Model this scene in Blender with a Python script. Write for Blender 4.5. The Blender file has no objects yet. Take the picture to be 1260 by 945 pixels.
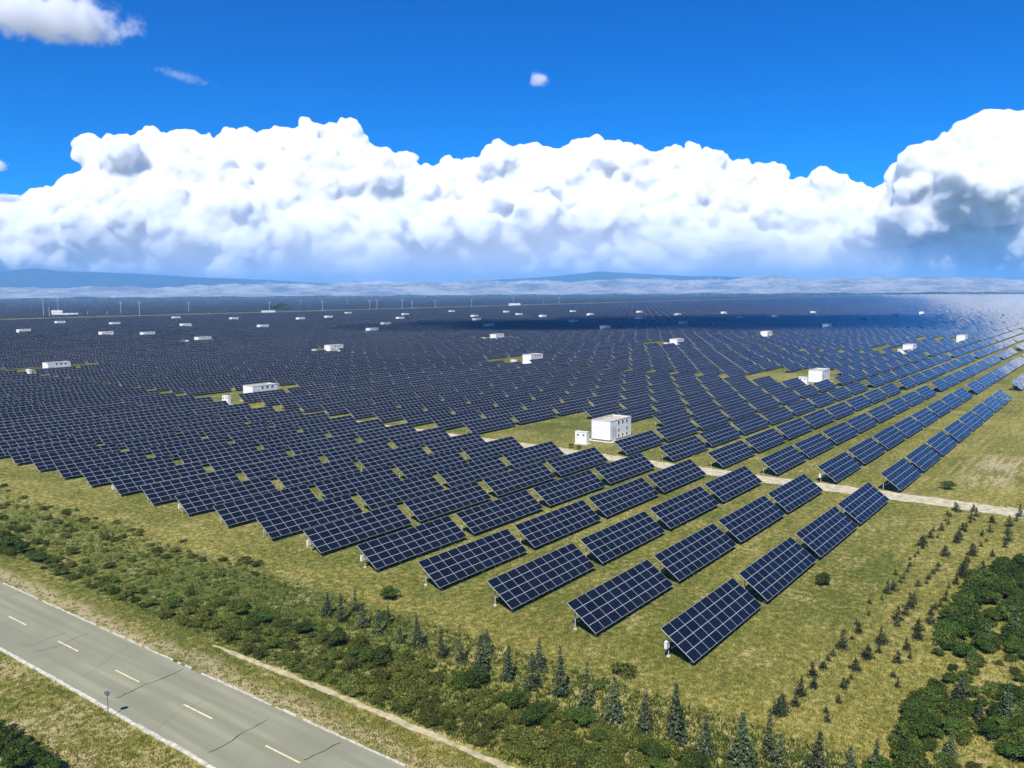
import bpy, bmesh, math, random
import numpy as np
from mathutils import Matrix, Vector

R = math.radians
rnd = random.Random(7)
rng = np.random.default_rng(7)
sc = bpy.context.scene
COL = sc.collection

# ------------------------------------------------------------------ camera
CAM_H, YAW, PITCH, ROLL, F_PX = 33.18, 0.64189, 0.109216, -0.006131, 1036.6
fw = Vector((math.cos(PITCH)*math.cos(YAW), math.cos(PITCH)*math.sin(YAW), -math.sin(PITCH)))
rt = Vector((math.sin(YAW), -math.cos(YAW), 0))
up = rt.cross(fw)
r2 = rt*math.cos(ROLL)+up*math.sin(ROLL)
u2 = up*math.cos(ROLL)-rt*math.sin(ROLL)
cam = bpy.data.objects.new('camera', bpy.data.cameras.new('camera'))
COL.objects.link(cam)
cam.data.sensor_width = 36
cam.data.lens = 36*F_PX/1260
cam.data.clip_start, cam.data.clip_end = 0.5, 90000
M = Matrix((r2, u2, -fw)).transposed().to_4x4()
M.translation = (0, 0, CAM_H)
cam.matrix_world = M
sc.camera = cam

# ------------------------------------------------------------------ sky, sun, exposure
SUN_AZ, SUN_EL = 180+22.0, 50.0            # direction towards the sun, counter-clockwise from east
SKY_STRENGTH, SKY_SAT, SUN_STRENGTH = 0.118, 2.35, 5.0
w = bpy.data.worlds.new('World'); sc.world = w
w.use_nodes = True
nt = w.node_tree; nt.nodes.clear()
sky = nt.nodes.new('ShaderNodeTexSky'); sky.sky_type = 'NISHITA'; sky.sun_disc = False
sky.sun_elevation = R(SUN_EL); sky.sun_rotation = R(90-SUN_AZ)
sky.altitude = 2900; sky.air_density = 1.0; sky.dust_density = 0.6; sky.ozone_density = 3.0
hs = nt.nodes.new('ShaderNodeHueSaturation'); hs.inputs['Saturation'].default_value = SKY_SAT; hs.inputs['Hue'].default_value = 0.516
bg = nt.nodes.new('ShaderNodeBackground'); bg.inputs['Strength'].default_value = SKY_STRENGTH
wo = nt.nodes.new('ShaderNodeOutputWorld')
nt.links.new(sky.outputs[0], hs.inputs['Color']); nt.links.new(hs.outputs[0], bg.inputs[0]); nt.links.new(bg.outputs[0], wo.inputs[0])
sl = bpy.data.lights.new('sun', 'SUN'); sl.energy = SUN_STRENGTH; sl.angle = R(0.5); sl.color = (1.0, 0.965, 0.9)
so = bpy.data.objects.new('sun', sl); COL.objects.link(so)
sd = Vector((math.cos(R(SUN_AZ))*math.cos(R(SUN_EL)), math.sin(R(SUN_AZ))*math.cos(R(SUN_EL)), math.sin(R(SUN_EL))))
so.rotation_euler = sd.to_track_quat('Z', 'Y').to_euler()
so.location = (0, 0, 300)
vs = sc.view_settings
vs.view_transform = 'Standard'; vs.look = 'None'; vs.gamma = 1.0; vs.use_curve_mapping = False
vs.exposure = 0.4
cy = sc.cycles
cy.max_bounces = 28; cy.diffuse_bounces = 3; cy.glossy_bounces = 3; cy.transmission_bounces = 2
cy.transparent_max_bounces = 12; cy.volume_bounces = 26
cy.use_denoising = True
cy.sample_clamp_indirect = 6.0

# ------------------------------------------------------------------ helpers
def gnd(px, py, z=0.0):
    d = fw + r2*((px-630)/F_PX) - u2*((py-472.5)/F_PX)
    t = (z-CAM_H)/d.z
    return Vector((d.x*t, d.y*t, z))

def sky_dir(px, py):
    return (fw + r2*((px-630)/F_PX) - u2*((py-472.5)/F_PX)).normalized()

class NT:
    """short-hand for shader node trees"""
    def __init__(s, name):
        s.m = bpy.data.materials.new(name); s.m.use_nodes = True
        s.t = s.m.node_tree; s.t.nodes.clear()
        s.out = s.t.nodes.new('ShaderNodeOutputMaterial')
    def n(s, typ, **kw):
        x = s.t.nodes.new('ShaderNode'+typ)
        for k, v in kw.items(): setattr(x, k, v)
        return x
    def put(s, sock, v):
        if v is None: return
        if isinstance(v, bpy.types.NodeSocket): s.t.links.new(v, sock)
        elif isinstance(v, (tuple, list)) and sock.type == 'RGBA' and len(v) == 3: sock.default_value = (*v, 1)
        else: sock.default_value = v
    def math(s, op, a, b=None, c=None, clamp=False):
        x = s.n('Math', operation=op, use_clamp=clamp)
        for i, v in enumerate((a, b, c)):
            if v is not None: s.put(x.inputs[i], v)
        return x.outputs[0]
    def add(s, a, b): return s.math('ADD', a, b)
    def sub(s, a, b): return s.math('SUBTRACT', a, b)
    def mul(s, a, b): return s.math('MULTIPLY', a, b)
    def sat(s, a): return s.math('ADD', a, 0.0, clamp=True)
    def ramp(s, v, a, b, lo=0.0, hi=1.0, smooth=True):
        x = s.n('MapRange', interpolation_type='SMOOTHSTEP' if smooth else 'LINEAR')
        s.put(x.inputs['Value'], v)
        for k, q in (('From Min', a), ('From Max', b), ('To Min', lo), ('To Max', hi)): s.put(x.inputs[k], q)
        return x.outputs[0]
    def band(s, v, a, b, soft=1.0):
        return s.mul(s.ramp(v, a-soft, a+soft), s.ramp(v, b-soft, b+soft, 1.0, 0.0))
    def mix(s, f, a, b, blend='MIX'):
        x = s.n('Mix', data_type='RGBA', blend_type=blend)
        s.put(x.inputs[0], f); s.put(x.inputs[6], a); s.put(x.inputs[7], b)
        return x.outputs[2]
    def noise(s, vec, scale, detail=3.0, rough=0.55, dist=0.0):
        x = s.n('TexNoise'); s.put(x.inputs['Vector'], vec)
        x.inputs['Scale'].default_value = scale; x.inputs['Detail'].default_value = detail
        x.inputs['Roughness'].default_value = rough; x.inputs['Distortion'].default_value = dist
        return x.outputs[0]
    def scale(s, vec, k):
        x = s.n('VectorMath', operation='MULTIPLY'); s.put(x.inputs[0], vec); x.inputs[1].default_value = k
        return x.outputs[0]
    def obj(s): return s.n('TexCoord').outputs['Object']
    def geo(s, k): return s.n('NewGeometry').outputs[k]
    def pos(s): return s.geo('Position')
    def xyz(s, v):
        x = s.n('SeparateXYZ'); s.put(x.inputs[0], v); return x.outputs
    def bsdf(s, color, rough=0.6, spec=0.5, metal=0.0, normal=None, **kw):
        p = s.n('BsdfPrincipled')
        s.put(p.inputs['Base Color'], color); s.put(p.inputs['Roughness'], rough)
        s.put(p.inputs['Specular IOR Level'], spec); s.put(p.inputs['Metallic'], metal)
        if normal is not None: s.put(p.inputs['Normal'], normal)
        for k, v in kw.items(): s.put(p.inputs[k], v)
        return p.outputs[0]
    def bump(s, h, strength=0.5, dist=0.1):
        b = s.n('Bump'); b.inputs['Strength'].default_value = strength; b.inputs['Distance'].default_value = dist
        s.put(b.inputs['Height'], h); return b.outputs[0]
    def done(s, shader=None, volume=None):
        if shader is not None: s.t.links.new(shader, s.out.inputs[0])
        if volume is not None: s.t.links.new(volume, s.out.inputs[1])
        return s.m

class MB:
    """collects quads / triangles for one mesh"""
    def __init__(s): s.v, s.f, s.m, s.uv, s.has_uv = [], [], [], [], False
    def face(s, pts, mat=0, uv=None):
        i = len(s.v); s.v += [tuple(p) for p in pts]
        s.f.append(tuple(range(i, i+len(pts)))); s.m.append(mat)
        if uv: s.has_uv = True
        s.uv += list(uv) if uv else [(0.5, 0.5)]*len(pts)
    def prism(s, a, b, mat=0, mats=None, uvtop=None):
        """a, b: two loops (bottom, top) of equal length, counter-clockwise seen from above"""
        n = len(a)
        s.face(list(reversed(a)), mats[0] if mats else mat)
        s.face(b, mats[1] if mats else mat, uvtop)
        for i in range(n):
            j = (i+1) % n
            s.face([a[i], a[j], b[j], b[i]], mats[2] if mats else mat)
    def box(s, x0, x1, y0, y1, z0, z1, mat=0, mats=None):
        a = [(x0,y0,z0),(x1,y0,z0),(x1,y1,z0),(x0,y1,z0)]
        b = [(x0,y0,z1),(x1,y0,z1),(x1,y1,z1),(x0,y1,z1)]
        s.prism(a, b, mat, mats)
    def tube(s, p, q, r0, r1, n=6, mat=0):
        p, q = Vector(p), Vector(q); d = (q-p).normalized()
        e = d.orthogonal().normalized(); g = d.cross(e)
        a = [p+(e*math.cos(t)+g*math.sin(t))*r0 for t in [2*math.pi*k/n for k in range(n)]]
        b = [q+(e*math.cos(t)+g*math.sin(t))*r1 for t in [2*math.pi*k/n for k in range(n)]]
        s.prism(a, b, mat)
    def mesh(s, name, mats, smooth=False):
        me = bpy.data.meshes.new(name)
        me.from_pydata(s.v, [], s.f)
        for m in mats: me.materials.append(m)
        me.polygons.foreach_set('material_index', s.m)
        if s.has_uv:
            l = me.uv_layers.new(name='UVMap')
            l.data.foreach_set('uv', np.array(s.uv, np.float32).ravel())
        if smooth: me.polygons.foreach_set('use_smooth', [True]*len(s.f))
        me.update(); return me
    def build(s, name, mats, parent=None, smooth=False):
        return link(name, s.mesh(name, mats if isinstance(mats, list) else [mats], smooth), parent)

def link(name, me, parent=None):
    o = bpy.data.objects.new(name, me); COL.objects.link(o)
    if parent: o.parent = parent
    return o

def big_mesh(name, verts, faces, mats, mat_idx=None, uv=None):
    """verts (n,3), faces (m,k) arrays of one polygon size"""
    me = bpy.data.meshes.new(name)
    m, k = faces.shape
    me.vertices.add(len(verts)); me.vertices.foreach_set('co', np.ascontiguousarray(verts, np.float32).ravel())
    me.loops.add(m*k); me.loops.foreach_set('vertex_index', np.ascontiguousarray(faces, np.int32).ravel())
    me.polygons.add(m); me.polygons.foreach_set('loop_start', np.arange(0, m*k, k, dtype=np.int32))
    for x in mats: me.materials.append(x)
    if mat_idx is not None: me.polygons.foreach_set('material_index', np.ascontiguousarray(mat_idx, np.int32))
    if uv is not None:
        l = me.uv_layers.new(name='UVMap'); l.data.foreach_set('uv', np.ascontiguousarray(uv, np.float32).ravel())
    me.polygons.foreach_set('use_smooth', np.zeros(m, bool))
    me.update(calc_edges=True); me.validate()
    return me

def tag(o, label=None, cat=None, group=None, kind=None):
    for k, v in (('label', label), ('category', cat), ('group', group), ('kind', kind)):
        if v: o[k] = v
    return o

def thing(name, label, cat, loc, rz=0.0, group=None):
    o = bpy.data.objects.new(name, None); COL.objects.link(o)
    o.empty_display_size = 0.3
    o.location = loc; o.rotation_euler = (0, 0, rz)
    return tag(o, label, cat, group)

def copy_tree(o, parent=None):
    c = o.copy(); COL.objects.link(c)
    if parent: c.parent = parent
    for ch in list(o.children): copy_tree(ch, c)
    return c

ONES = ['', 'first', 'second', 'third', 'fourth', 'fifth', 'sixth', 'seventh', 'eighth', 'ninth', 'tenth', 'eleventh',
        'twelfth', 'thirteenth', 'fourteenth', 'fifteenth', 'sixteenth', 'seventeenth', 'eighteenth', 'nineteenth', 'twentieth']
def nth(k):
    if k <= 20: return ONES[k]
    return '%d%s' % (k, {1: 'st', 2: 'nd', 3: 'rd'}.get(k % 10 if k % 100 not in (11, 12, 13) else 0, 'th'))

# ------------------------------------------------------------------ materials
def plain(name, col, rough=0.6, spec=0.4, metal=0.0, var=0.15, scale=3.0):
    t = NT(name)
    n = t.noise(t.obj(), scale, 4)
    c = t.mix(t.ramp(n, 0.3, 0.7), tuple(x*(1-var) for x in col), tuple(min(1, x*(1+var)) for x in col))
    return t.done(t.bsdf(c, rough, spec, metal))

def mat_ground():
    t = NT('ground')
    P = t.pos(); x, y, z = t.xyz(P)
    big = t.noise(P, 0.022, 4, 0.6); mid = t.noise(P, 0.16, 4, 0.6); fine = t.noise(P, 1.3, 4, 0.7); grit = t.noise(P, 7.0, 3, 0.7)
    streak = t.noise(t.scale(P, (0.08, 0.9, 1)), 1.0, 3, 0.6)
    wob = t.mul(t.sub(mid, 0.5), 5.0); wob2 = t.mul(t.sub(fine, 0.5), 2.5)
    xw = t.add(t.add(x, wob), wob2); yw = t.add(t.add(y, wob), wob2)
    # how dry the grass is
    dry = t.add(t.mul(t.sub(big, 0.5), 2.1), t.mul(t.sub(mid, 0.5), 1.5))
    dry = t.add(dry, t.mul(t.sub(fine, 0.5), 1.9))
    dry = t.add(dry, t.mul(t.sub(grit, 0.5), 1.4))
    dry = t.add(dry, 0.45)
    south = t.mul(t.ramp(yw, 27, 14), t.ramp(xw, 52, 62))
    dry = t.add(dry, t.mul(south, 0.22))
    dry = t.add(dry, t.mul(t.mul(t.band(xw, 53, 60, 2), t.ramp(yw, 60, 35)), 0.30))
    dry = t.add(dry, t.mul(t.mul(t.band(xw, 60.5, 65, 1.5), t.ramp(yw, 120, 60)), 0.22))
    dry = t.sub(dry, t.mul(t.mul(t.band(xw, 44, 60, 3), t.ramp(yw, 50, 85)), 0.42))
    dry = t.sub(dry, t.mul(t.mul(t.ramp(xw, 60, 66), t.ramp(yw, 90, 140)), 0.16))
    dry = t.add(dry, t.mul(t.ramp(xw, 43, 40), 0.14))
    dry = t.add(dry, t.mul(t.mul(t.ramp(xw, 44.5, 43.5), t.sub(mid, 0.5)), 1.6))
    dry = t.add(dry, t.mul(t.ramp(xw, 32, 31), 0.10))
    dry = t.sub(dry, t.mul(t.mul(t.band(xw, 85, 106, 4), t.band(yw, 21, 27, 2)), 0.30))
    dry = t.add(dry, t.mul(t.mul(t.ramp(x, 66, 70), t.sub(streak, 0.5)), 0.7))
    dry = t.sub(dry, t.mul(t.mul(t.ramp(x, 66, 70), t.ramp(y, 26, 34)), 0.06))
    rut = t.mul(t.add(t.band(t.add(x, t.mul(t.sub(mid, 0.5), 1.2)), 61.6, 62.1, 0.2), t.band(t.add(x, t.mul(t.sub(mid, 0.5), 1.2)), 63.3, 63.8, 0.2)), t.ramp(fine, 0.35, 0.6))
    rut2 = t.mul(t.mul(t.add(t.band(y, 26.2, 26.7, 0.2), t.band(y, 24.5, 25.0, 0.2)), t.ramp(x, 150, 160)), t.ramp(fine, 0.35, 0.6))
    dry = t.add(dry, t.mul(t.add(rut, rut2), 0.45))
    dry = t.sub(dry, t.mul(t.mul(t.ramp(x, 66, 72), t.band(y, 40, 84, 4)), 0.10))
    fc = t.ramp(fine, 0.36, 0.64); gc = t.ramp(grit, 0.33, 0.67)
    green = t.mix(t.add(t.mul(fc, 0.5), t.mul(gc, 0.5)), (0.040, 0.060, 0.008), (0.165, 0.178, 0.036))
    straw = t.mix(t.add(t.mul(fc, 0.4), t.mul(gc, 0.6)), (0.130, 0.120, 0.024), (0.470, 0.395, 0.108))
    c = t.mix(t.sat(dry), green, straw)
    # bare soil
    soil = t.mix(grit, (0.30, 0.235, 0.115), (0.58, 0.48, 0.30))
    sm = t.mul(t.band(xw, 40.4, 42.2, 0.9), 0.85)
    sm = t.add(sm, t.mul(t.mul(t.ramp(xw, 32.2, 31.2), t.ramp(t.add(t.mul(mid, 0.6), t.mul(fine, 0.4)), 0.46, 0.58)), 0.9))
    sm = t.add(sm, t.mul(t.mul(t.band(xw, 160, 190, 6), t.band(yw, 15, 24, 3)), t.ramp(streak, 0.42, 0.62)))
    sm = t.add(sm, t.mul(t.mul(t.band(xw, 50, 60, 2), t.ramp(yw, 42, 30)), t.ramp(fine, 0.50, 0.68, 0, 0.8)))
    sm = t.add(sm, t.mul(t.ramp(t.add(t.mul(fine, 0.6), t.mul(mid, 0.4)), 0.535, 0.66), 0.7))
    sm = t.mul(sm, t.ramp(grit, 0.25, 0.55, 0.35, 1.0))
    c = t.mix(t.sat(sm), c, soil)
    h = t.add(t.mul(fine, 0.6), t.mul(grit, 0.4))
    return t.done(t.bsdf(c, 0.95, 0.15, normal=t.bump(h, 0.9, 0.25)))

def mat_asphalt():
    t = NT('asphalt')
    P = t.pos(); x, y, z = t.xyz(P)
    wide = t.noise(t.scale(P, (1.2, 0.05, 1)), 1.0, 3, 0.5)
    big = t.noise(P, 0.12, 3); grit = t.noise(P, 14.0, 3, 0.7)
    wheel = t.add(t.band(x, 33.6, 34.6, 0.5), t.band(x, 38.0, 39.0, 0.5))
    c = t.mix(t.ramp(wide, 0.3, 0.7), (0.226, 0.224, 0.142), (0.300, 0.294, 0.190))
    c = t.mix(t.mul(t.ramp(big, 0.40, 0.62), 0.7), c, (0.226, 0.22, 0.148))
    c = t.mix(t.mul(wheel, 0.35), c, (0.205, 0.190, 0.130))
    c = t.mix(t.mul(t.ramp(grit, 0.45, 0.75), 0.25), c, (0.31, 0.305, 0.22))
    return t.done(t.bsdf(c, 0.85, 0.25, normal=t.bump(grit, 0.3, 0.02)))

def mat_panel():
    t = NT('solar_glass')
    u, v, _ = t.xyz(t.n('UVMap').outputs[0])
    fu = t.math('FRACT', u); fv = t.math('FRACT', v)
    def edge(f, wdt): # 1 near the module border
        d = t.math('ABSOLUTE', t.sub(f, 0.5))
        return t.math('GREATER_THAN', d, 0.5-wdt)
    fr = t.math('MAXIMUM', edge(fu, 0.0135), edge(fv, 0.0215))
    cu = t.math('FRACT', t.mul(u, 10.0)); cv = t.math('FRACT', t.mul(v, 6.0))
    grid = t.math('MAXIMUM', edge(cu, 0.045), edge(cv, 0.045))
    idv = t.n('CombineXYZ'); t.put(idv.inputs[0], t.math('FLOOR', u)); t.put(idv.inputs[1], t.math('FLOOR', v))
    t.put(idv.inputs[2], t.mul(t.geo('Random Per Island'), 97.0))
    wn = t.n('TexWhiteNoise', noise_dimensions='3D'); t.put(wn.inputs['Vector'], idv.outputs[0])
    base = t.mix(wn.outputs[0], (0.0022, 0.0048, 0.0120), (0.0045, 0.0088, 0.020))
    base = t.mix(t.mul(grid, 0.7), base, (0.028, 0.037, 0.058))
    dust = t.noise(t.obj(), 0.7, 3)
    base = t.mix(t.mul(dust, 0.008), base, (0.30, 0.27, 0.22))
    nrm = t.n('VectorMath', operation='MULTIPLY_ADD')
    off = t.n('VectorMath', operation='SUBTRACT'); t.put(off.inputs[0], wn.outputs[1]); off.inputs[1].default_value = (.5, .5, .5)
    t.put(nrm.inputs[0], off.outputs[0]); nrm.inputs[1].default_value = (0.014,)*3; t.put(nrm.inputs[2], t.geo('Normal'))
    nn = t.n('VectorMath', operation='NORMALIZE'); t.put(nn.inputs[0], nrm.outputs[0])
    glass = t.bsdf(base, 0.08, 0.11, 0.0, nn.outputs[0])
    frame = t.bsdf((0.44, 0.46, 0.49), 0.5, 0.4, 0.0)
    m = t.n('MixShader'); t.put(m.inputs[0], fr); t.put(m.inputs[1], glass); t.put(m.inputs[2], frame)
    return t.done(m.outputs[0])

def mat_leaf(name, c0, c1, c2, trans=0.25):
    t = NT(name)
    i = t.geo('Random Per Island')
    n = t.noise(t.pos(), 0.6, 2)
    c = t.mix(t.ramp(i, 0.0, 0.75, smooth=False), c0, c1)
    c = t.mix(t.ramp(i, 0.8, 1.0, 0, 0.8), c, c2)
    c = t.mix(t.ramp(n, 0.35, 0.7, 0, 0.4), c, c0)
    ob = t.n('ObjectInfo').outputs['Random']
    g = t.n('HueSaturation'); t.put(g.inputs['Hue'], t.ramp(ob, 0, 1, 0.475, 0.515, False)); t.put(g.inputs['Value'], t.ramp(t.math('FRACT', t.mul(ob, 7.13)), 0, 1, 0.7, 1.55, False)); t.put(g.inputs['Color'], c); c = g.outputs[0]
    d = t.bsdf(c, 0.65, 0.25)
    tr = t.n('BsdfTranslucent'); t.put(tr.inputs[0], c)
    m = t.n('MixShader'); m.inputs[0].default_value = trans
    t.put(m.inputs[1], d); t.put(m.inputs[2], tr.outputs[0])
    return t.done(m.outputs[0])

MAT = dict(
    ground=mat_ground(), asphalt=mat_asphalt(), panel=mat_panel(),
    alu=plain('aluminium_frame', (0.55, 0.56, 0.57), 0.45, 0.5),
    back=plain('module_back_sheet', (0.32, 0.33, 0.34), 0.7),
    steel=plain('galvanised_steel', (0.42, 0.43, 0.44), 0.5, 0.5),
    pole=plain('pale_concrete_pole', (0.40, 0.41, 0.44), 0.8),
    white=plain('white_painted_wall', (0.74, 0.73, 0.69), 0.8, 0.3, 0, 0.09, 0.9),
    box=plain('white_cabinet_paint', (0.72, 0.71, 0.66), 0.5, 0.4, 0, 0.05, 0.8),
    roofing=plain('pale_roof_screed', (0.46, 0.42, 0.34), 0.9, 0.2, 0, 0.15, 0.7),
    concrete=plain('pale_concrete', (0.60, 0.56, 0.46), 0.9, 0.2, 0, 0.15, 0.9),
    door=plain('blue_grey_door', (0.22, 0.27, 0.34), 0.5),
    dark=plain('dark_window_glass', (0.03, 0.035, 0.045), 0.15, 0.5),
    vent=plain('dark_louvre', (0.10, 0.10, 0.11), 0.6),
    kerb=plain('white_kerb_stone', (0.54, 0.51, 0.42), 0.9, 0.2, 0, 0.2, 2.0),
    paint=plain('yellow_road_paint', (0.66, 0.58, 0.32), 0.8, 0.2, 0, 0.15, 2.5),
    tar=plain('black_tar_seam', (0.025, 0.024, 0.022), 0.7),
    gravel=plain('pale_gravel', (0.47, 0.42, 0.28), 0.95, 0.15, 0, 0.25, 0.9),
    sand=plain('sandy_soil', (0.44, 0.37, 0.22), 0.95, 0.15, 0, 0.25, 1.2),
    bark=plain('bark', (0.10, 0.075, 0.05), 0.9, 0.2),
    signgrey=plain('grey_sign_back', (0.16, 0.16, 0.165), 0.55, 0.4),
    needle=mat_leaf('spruce_needles', (0.032, 0.048, 0.018), (0.098, 0.124, 0.052), (0.27, 0.29, 0.17), 0.2),
    sapling=mat_leaf('sapling_needles', (0.018, 0.026, 0.010), (0.050, 0.062, 0.024), (0.11, 0.11, 0.05), 0.15),
    shrub=mat_leaf('dark_shrub_leaves', (0.026, 0.055, 0.008), (0.070, 0.115, 0.016), (0.17, 0.20, 0.04)),
    scrub=mat_leaf('olive_scrub_leaves', (0.038, 0.056, 0.008), (0.120, 0.140, 0.022), (0.34, 0.32, 0.07)),
    weed=mat_leaf('bright_weed_leaves', (0.040, 0.068, 0.010), (0.095, 0.135, 0.022), (0.21, 0.23, 0.06)),
    grass=mat_leaf('grass_blades', (0.100, 0.118, 0.022), (0.195, 0.184, 0.036), (0.41, 0.345, 0.100), 0.35),
    belt=mat_leaf('belt_grass_blades', (0.048, 0.080, 0.010), (0.115, 0.150, 0.024), (0.32, 0.30, 0.10), 0.35),
)

# ------------------------------------------------------------------ ground, road, paths
G = 20900
mb = MB(); mb.face([(-G,-G,0),(G,-G,0),(G,G,0),(-G,G,0)])
tag(mb.build('ground', MAT['ground']), kind='structure').rotation_euler.z = YAW

ROAD0, ROAD1 = 32.25, 40.15
mb = MB()
mb.box(ROAD0, ROAD1, -60, 420, -0.2, 0.06)
tag(mb.build('road', MAT['asphalt']), kind='structure')
def ribbon(name, mat, x_of, y0, y1, half, z, jit=0.5, step=0.6, kind='structure'):
    mb = MB(); prev = None; y = y0; jl = jr = 0
    while y < y1:
        jl = jl*0.6 + rnd.uniform(-jit, jit)*0.6; jr = jr*0.6 + rnd.uniform(-jit, jit)*0.6
        e = min(1.0, (y-y0)/4+0.15, (y1-y)/4+0.15)
        a = (x_of(y)-half*e+jl, y, z); b = (x_of(y)+half*e+jr, y, z)
        if prev: mb.face([prev[0], prev[1], b, a])
        prev = (a, b); y += step
    return tag(mb.build(name, mat), kind=kind)
def drift(y):
    y = max(y, 0)
    return 0.032*(min(y, 230)-30) + 0.055*max(0, min(y, 400)-230)
ribbon('gravel_path', MAT['gravel'], lambda y: 143.2+drift(y)*0.9+0.3*math.sin(y*0.07), -60, 168, 2.6, 0.02, 0.5)
ribbon('dirt_track', MAT['sand'], lambda y: 44.5+0.12*math.sin(y*0.15), -20, 69, 0.30, 0.02, 0.16, 0.3)
# irregular kerb stones on both edges
mb = MB()
for x, wd in ((ROAD0-0.17, 0.28), (ROAD1+0.10, 0.11)):
    y = -20.0
    while y < 190:
        l = rnd.uniform(0.45, 1.0); dx = rnd.uniform(-0.05, 0.05); h = rnd.uniform(0.10, 0.15); k = rnd.uniform(0.75, 1.1)*wd/2
        if rnd.random() > (0.03 if wd > 0.2 else 0.12):
            mb.box(x-k+dx, x+k+dx, y, y+l-rnd.uniform(0.01, 0.05), -0.05, h)
        y += l
tag(mb.build('kerb', MAT['kerb']), kind='structure')
mb = MB()
for yc in [47.9+10.6*k for k in range(-6, 14)]:
    l = 1.95; mb.box(36.12-0.075, 36.12+0.075, yc-l, yc+l, 0.055, 0.064)
tag(mb.build('road_marking', MAT['paint']), kind='structure')
def crack(pts, wd=0.06, wob=0.12):
    mb = MB(); P = []
    for (a, b) in zip(pts[:-1], pts[1:]):
        a, b = Vector(a), Vector(b); n = max(2, int((b-a).length/0.35))
        for i in range(n): P.append(a.lerp(b, i/n)+Vector((rnd.uniform(-wob, wob), rnd.uniform(-wob, wob), 0))*0.6)
    P.append(Vector(pts[-1])); prev = None
    for i in range(len(P)-1):
        d = (P[i+1]-P[i]).normalized(); s = Vector((-d.y, d.x, 0))*wd*rnd.uniform(0.45, 1.0)
        cur = (P[i]-s, P[i]+s)
        if prev: mb.face([prev[0], cur[0], cur[1], prev[1]])
        prev = cur
    o = tag(mb.build('road_crack', MAT['tar']), kind='structure'); o.location.z = 0.066
def gp(*q): return [tuple(gnd(a, b)) for a, b in q]
crack(gp((225,824),(200,836),(172,846),(160,852),(148,858),(136,861)), 0.055)
crack(gp((330,886),(318,893),(303,900),(285,912),(268,922),(250,930)), 0.05)
crack(gp((80,779),(60,787),(45,793),(20,797)), 0.035)
crack(gp((110,779),(92,786),(75,795),(36,805)), 0.045)
crack(gp((418,915),(395,926),(380,934),(366,940)), 0.055)
crack(gp((30,728),(0,736)), 0.035)
crack(gp((252,862),(215,880),(190,902)), 0.015)
crack(gp((165,792),(140,806),(118,825),(96,836)), 0.012)

# ------------------------------------------------------------------ solar tables
L, W, TILT, ZL = 16.68, 4.03, R(35.3), 0.60
PER, PITCH_Y, ROW0 = 18.29, 10.26, 29.85
CT, ST = W*math.cos(TILT), W*math.sin(TILT)
def slope(x, s, lift=0.0):
    """point on the table plane: x along the row, s up the slope, lift along the normal; local origin under the low left corner"""
    return (x, s*math.cos(TILT)-lift*math.sin(TILT), ZL+s*math.sin(TILT)+lift*math.cos(TILT))
def panel_mesh():
    mb = MB()
    a = [slope(0,0,-0.04), slope(L,0,-0.04), slope(L,W,-0.04), slope(0,W,-0.04)]
    b = [slope(0,0), slope(L,0), slope(L,W), slope(0,W)]
    mb.prism(a, b, mats=(2, 0, 1), uvtop=[(0,0),(10,0),(10,4),(0,4)])
    return mb
PX = [0.95+k*(L-1.9)/4 for k in range(5)]
def beam(mb, p, q, t=0.04):
    p, q = Vector(p), Vector(q); d = (q-p).normalized(); s = d.cross(Vector((0,0,1)))
    s = s.normalized()*t if s.length > 1e-3 else Vector((t,0,0)); u = s.cross(d).normalized()*t
    mb.prism([p-s-u, p+s-u, p+s+u, p-s+u], [q-s-u, q+s-u, q+s+u, q-s+u])
def frame_mb():
    mb = MB()
    for s in (0.5, 1.5, 2.5, 3.5): beam(mb, slope(0.05, s, -0.085), slope(L-0.05, s, -0.085), 0.035)
    for x in PX:
        beam(mb, slope(x, 0.25, -0.165), slope(x, W-0.25, -0.165), 0.04)
        beam(mb, (x, CT*0.80, 0.9), slope(x, W*0.52, -0.20), 0.03)
    return mb
def post_mb(x, s):
    mb = MB(); p = slope(x, s, -0.2)
    mb.tube((x, p[1], -0.1), p, 0.05, 0.05, 6)
    return mb
def foot_mb(x, s):
    mb = MB(); p = slope(x, s, -0.2)
    mb.tube((x, p[1], -0.1), (x, p[1], 0.14), 0.2, 0.17, 8); return mb
ME_PANEL = panel_mesh().mesh('panel_array', [MAT['panel'], MAT['alu'], MAT['back']])
ME_FRAME = frame_mb().mesh('support_frame', [MAT['steel']])
SREAR, SFRONT = W*0.86, W*0.16
ME_POST = [post_mb(x, s).mesh('post', [MAT['steel']]) for x in PX for s in (SREAR, SFRONT)]
ME_FOOT = [foot_mb(x, s).mesh('footing', [MAT['concrete']]) for x in PX for s in (SREAR, SFRONT)]
def cbox_mesh():
    mb = MB(); p = slope(PX[0], SREAR, -0.2)
    mb.box(PX[0]-0.66, PX[0]-0.06, p[1]-0.14, p[1]+0.12, 0.95, 1.55)
    mb.box(PX[0]-0.69, PX[0]-0.04, p[1]-0.16, p[1]+0.14, 1.55, 1.60)
    return mb.mesh('combiner_box', [MAT['box']])
ME_CBOX = cbox_mesh()
ALL = MB()
for src in [panel_mesh()]: ALL = src
_f = frame_mb()
for face, m in zip(_f.f, _f.m): ALL.face([_f.v[i] for i in face], 3)
for x in (PX[0], PX[2], PX[4]):
    for s in (SREAR, SFRONT):
        q = post_mb(x, s)
        for face in q.f: ALL.face([q.v[i] for i in face], 3)
ME_WHOLE = ALL.mesh('solar_table', [MAT['panel'], MAT['alu'], MAT['back'], MAT['steel']])

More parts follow.
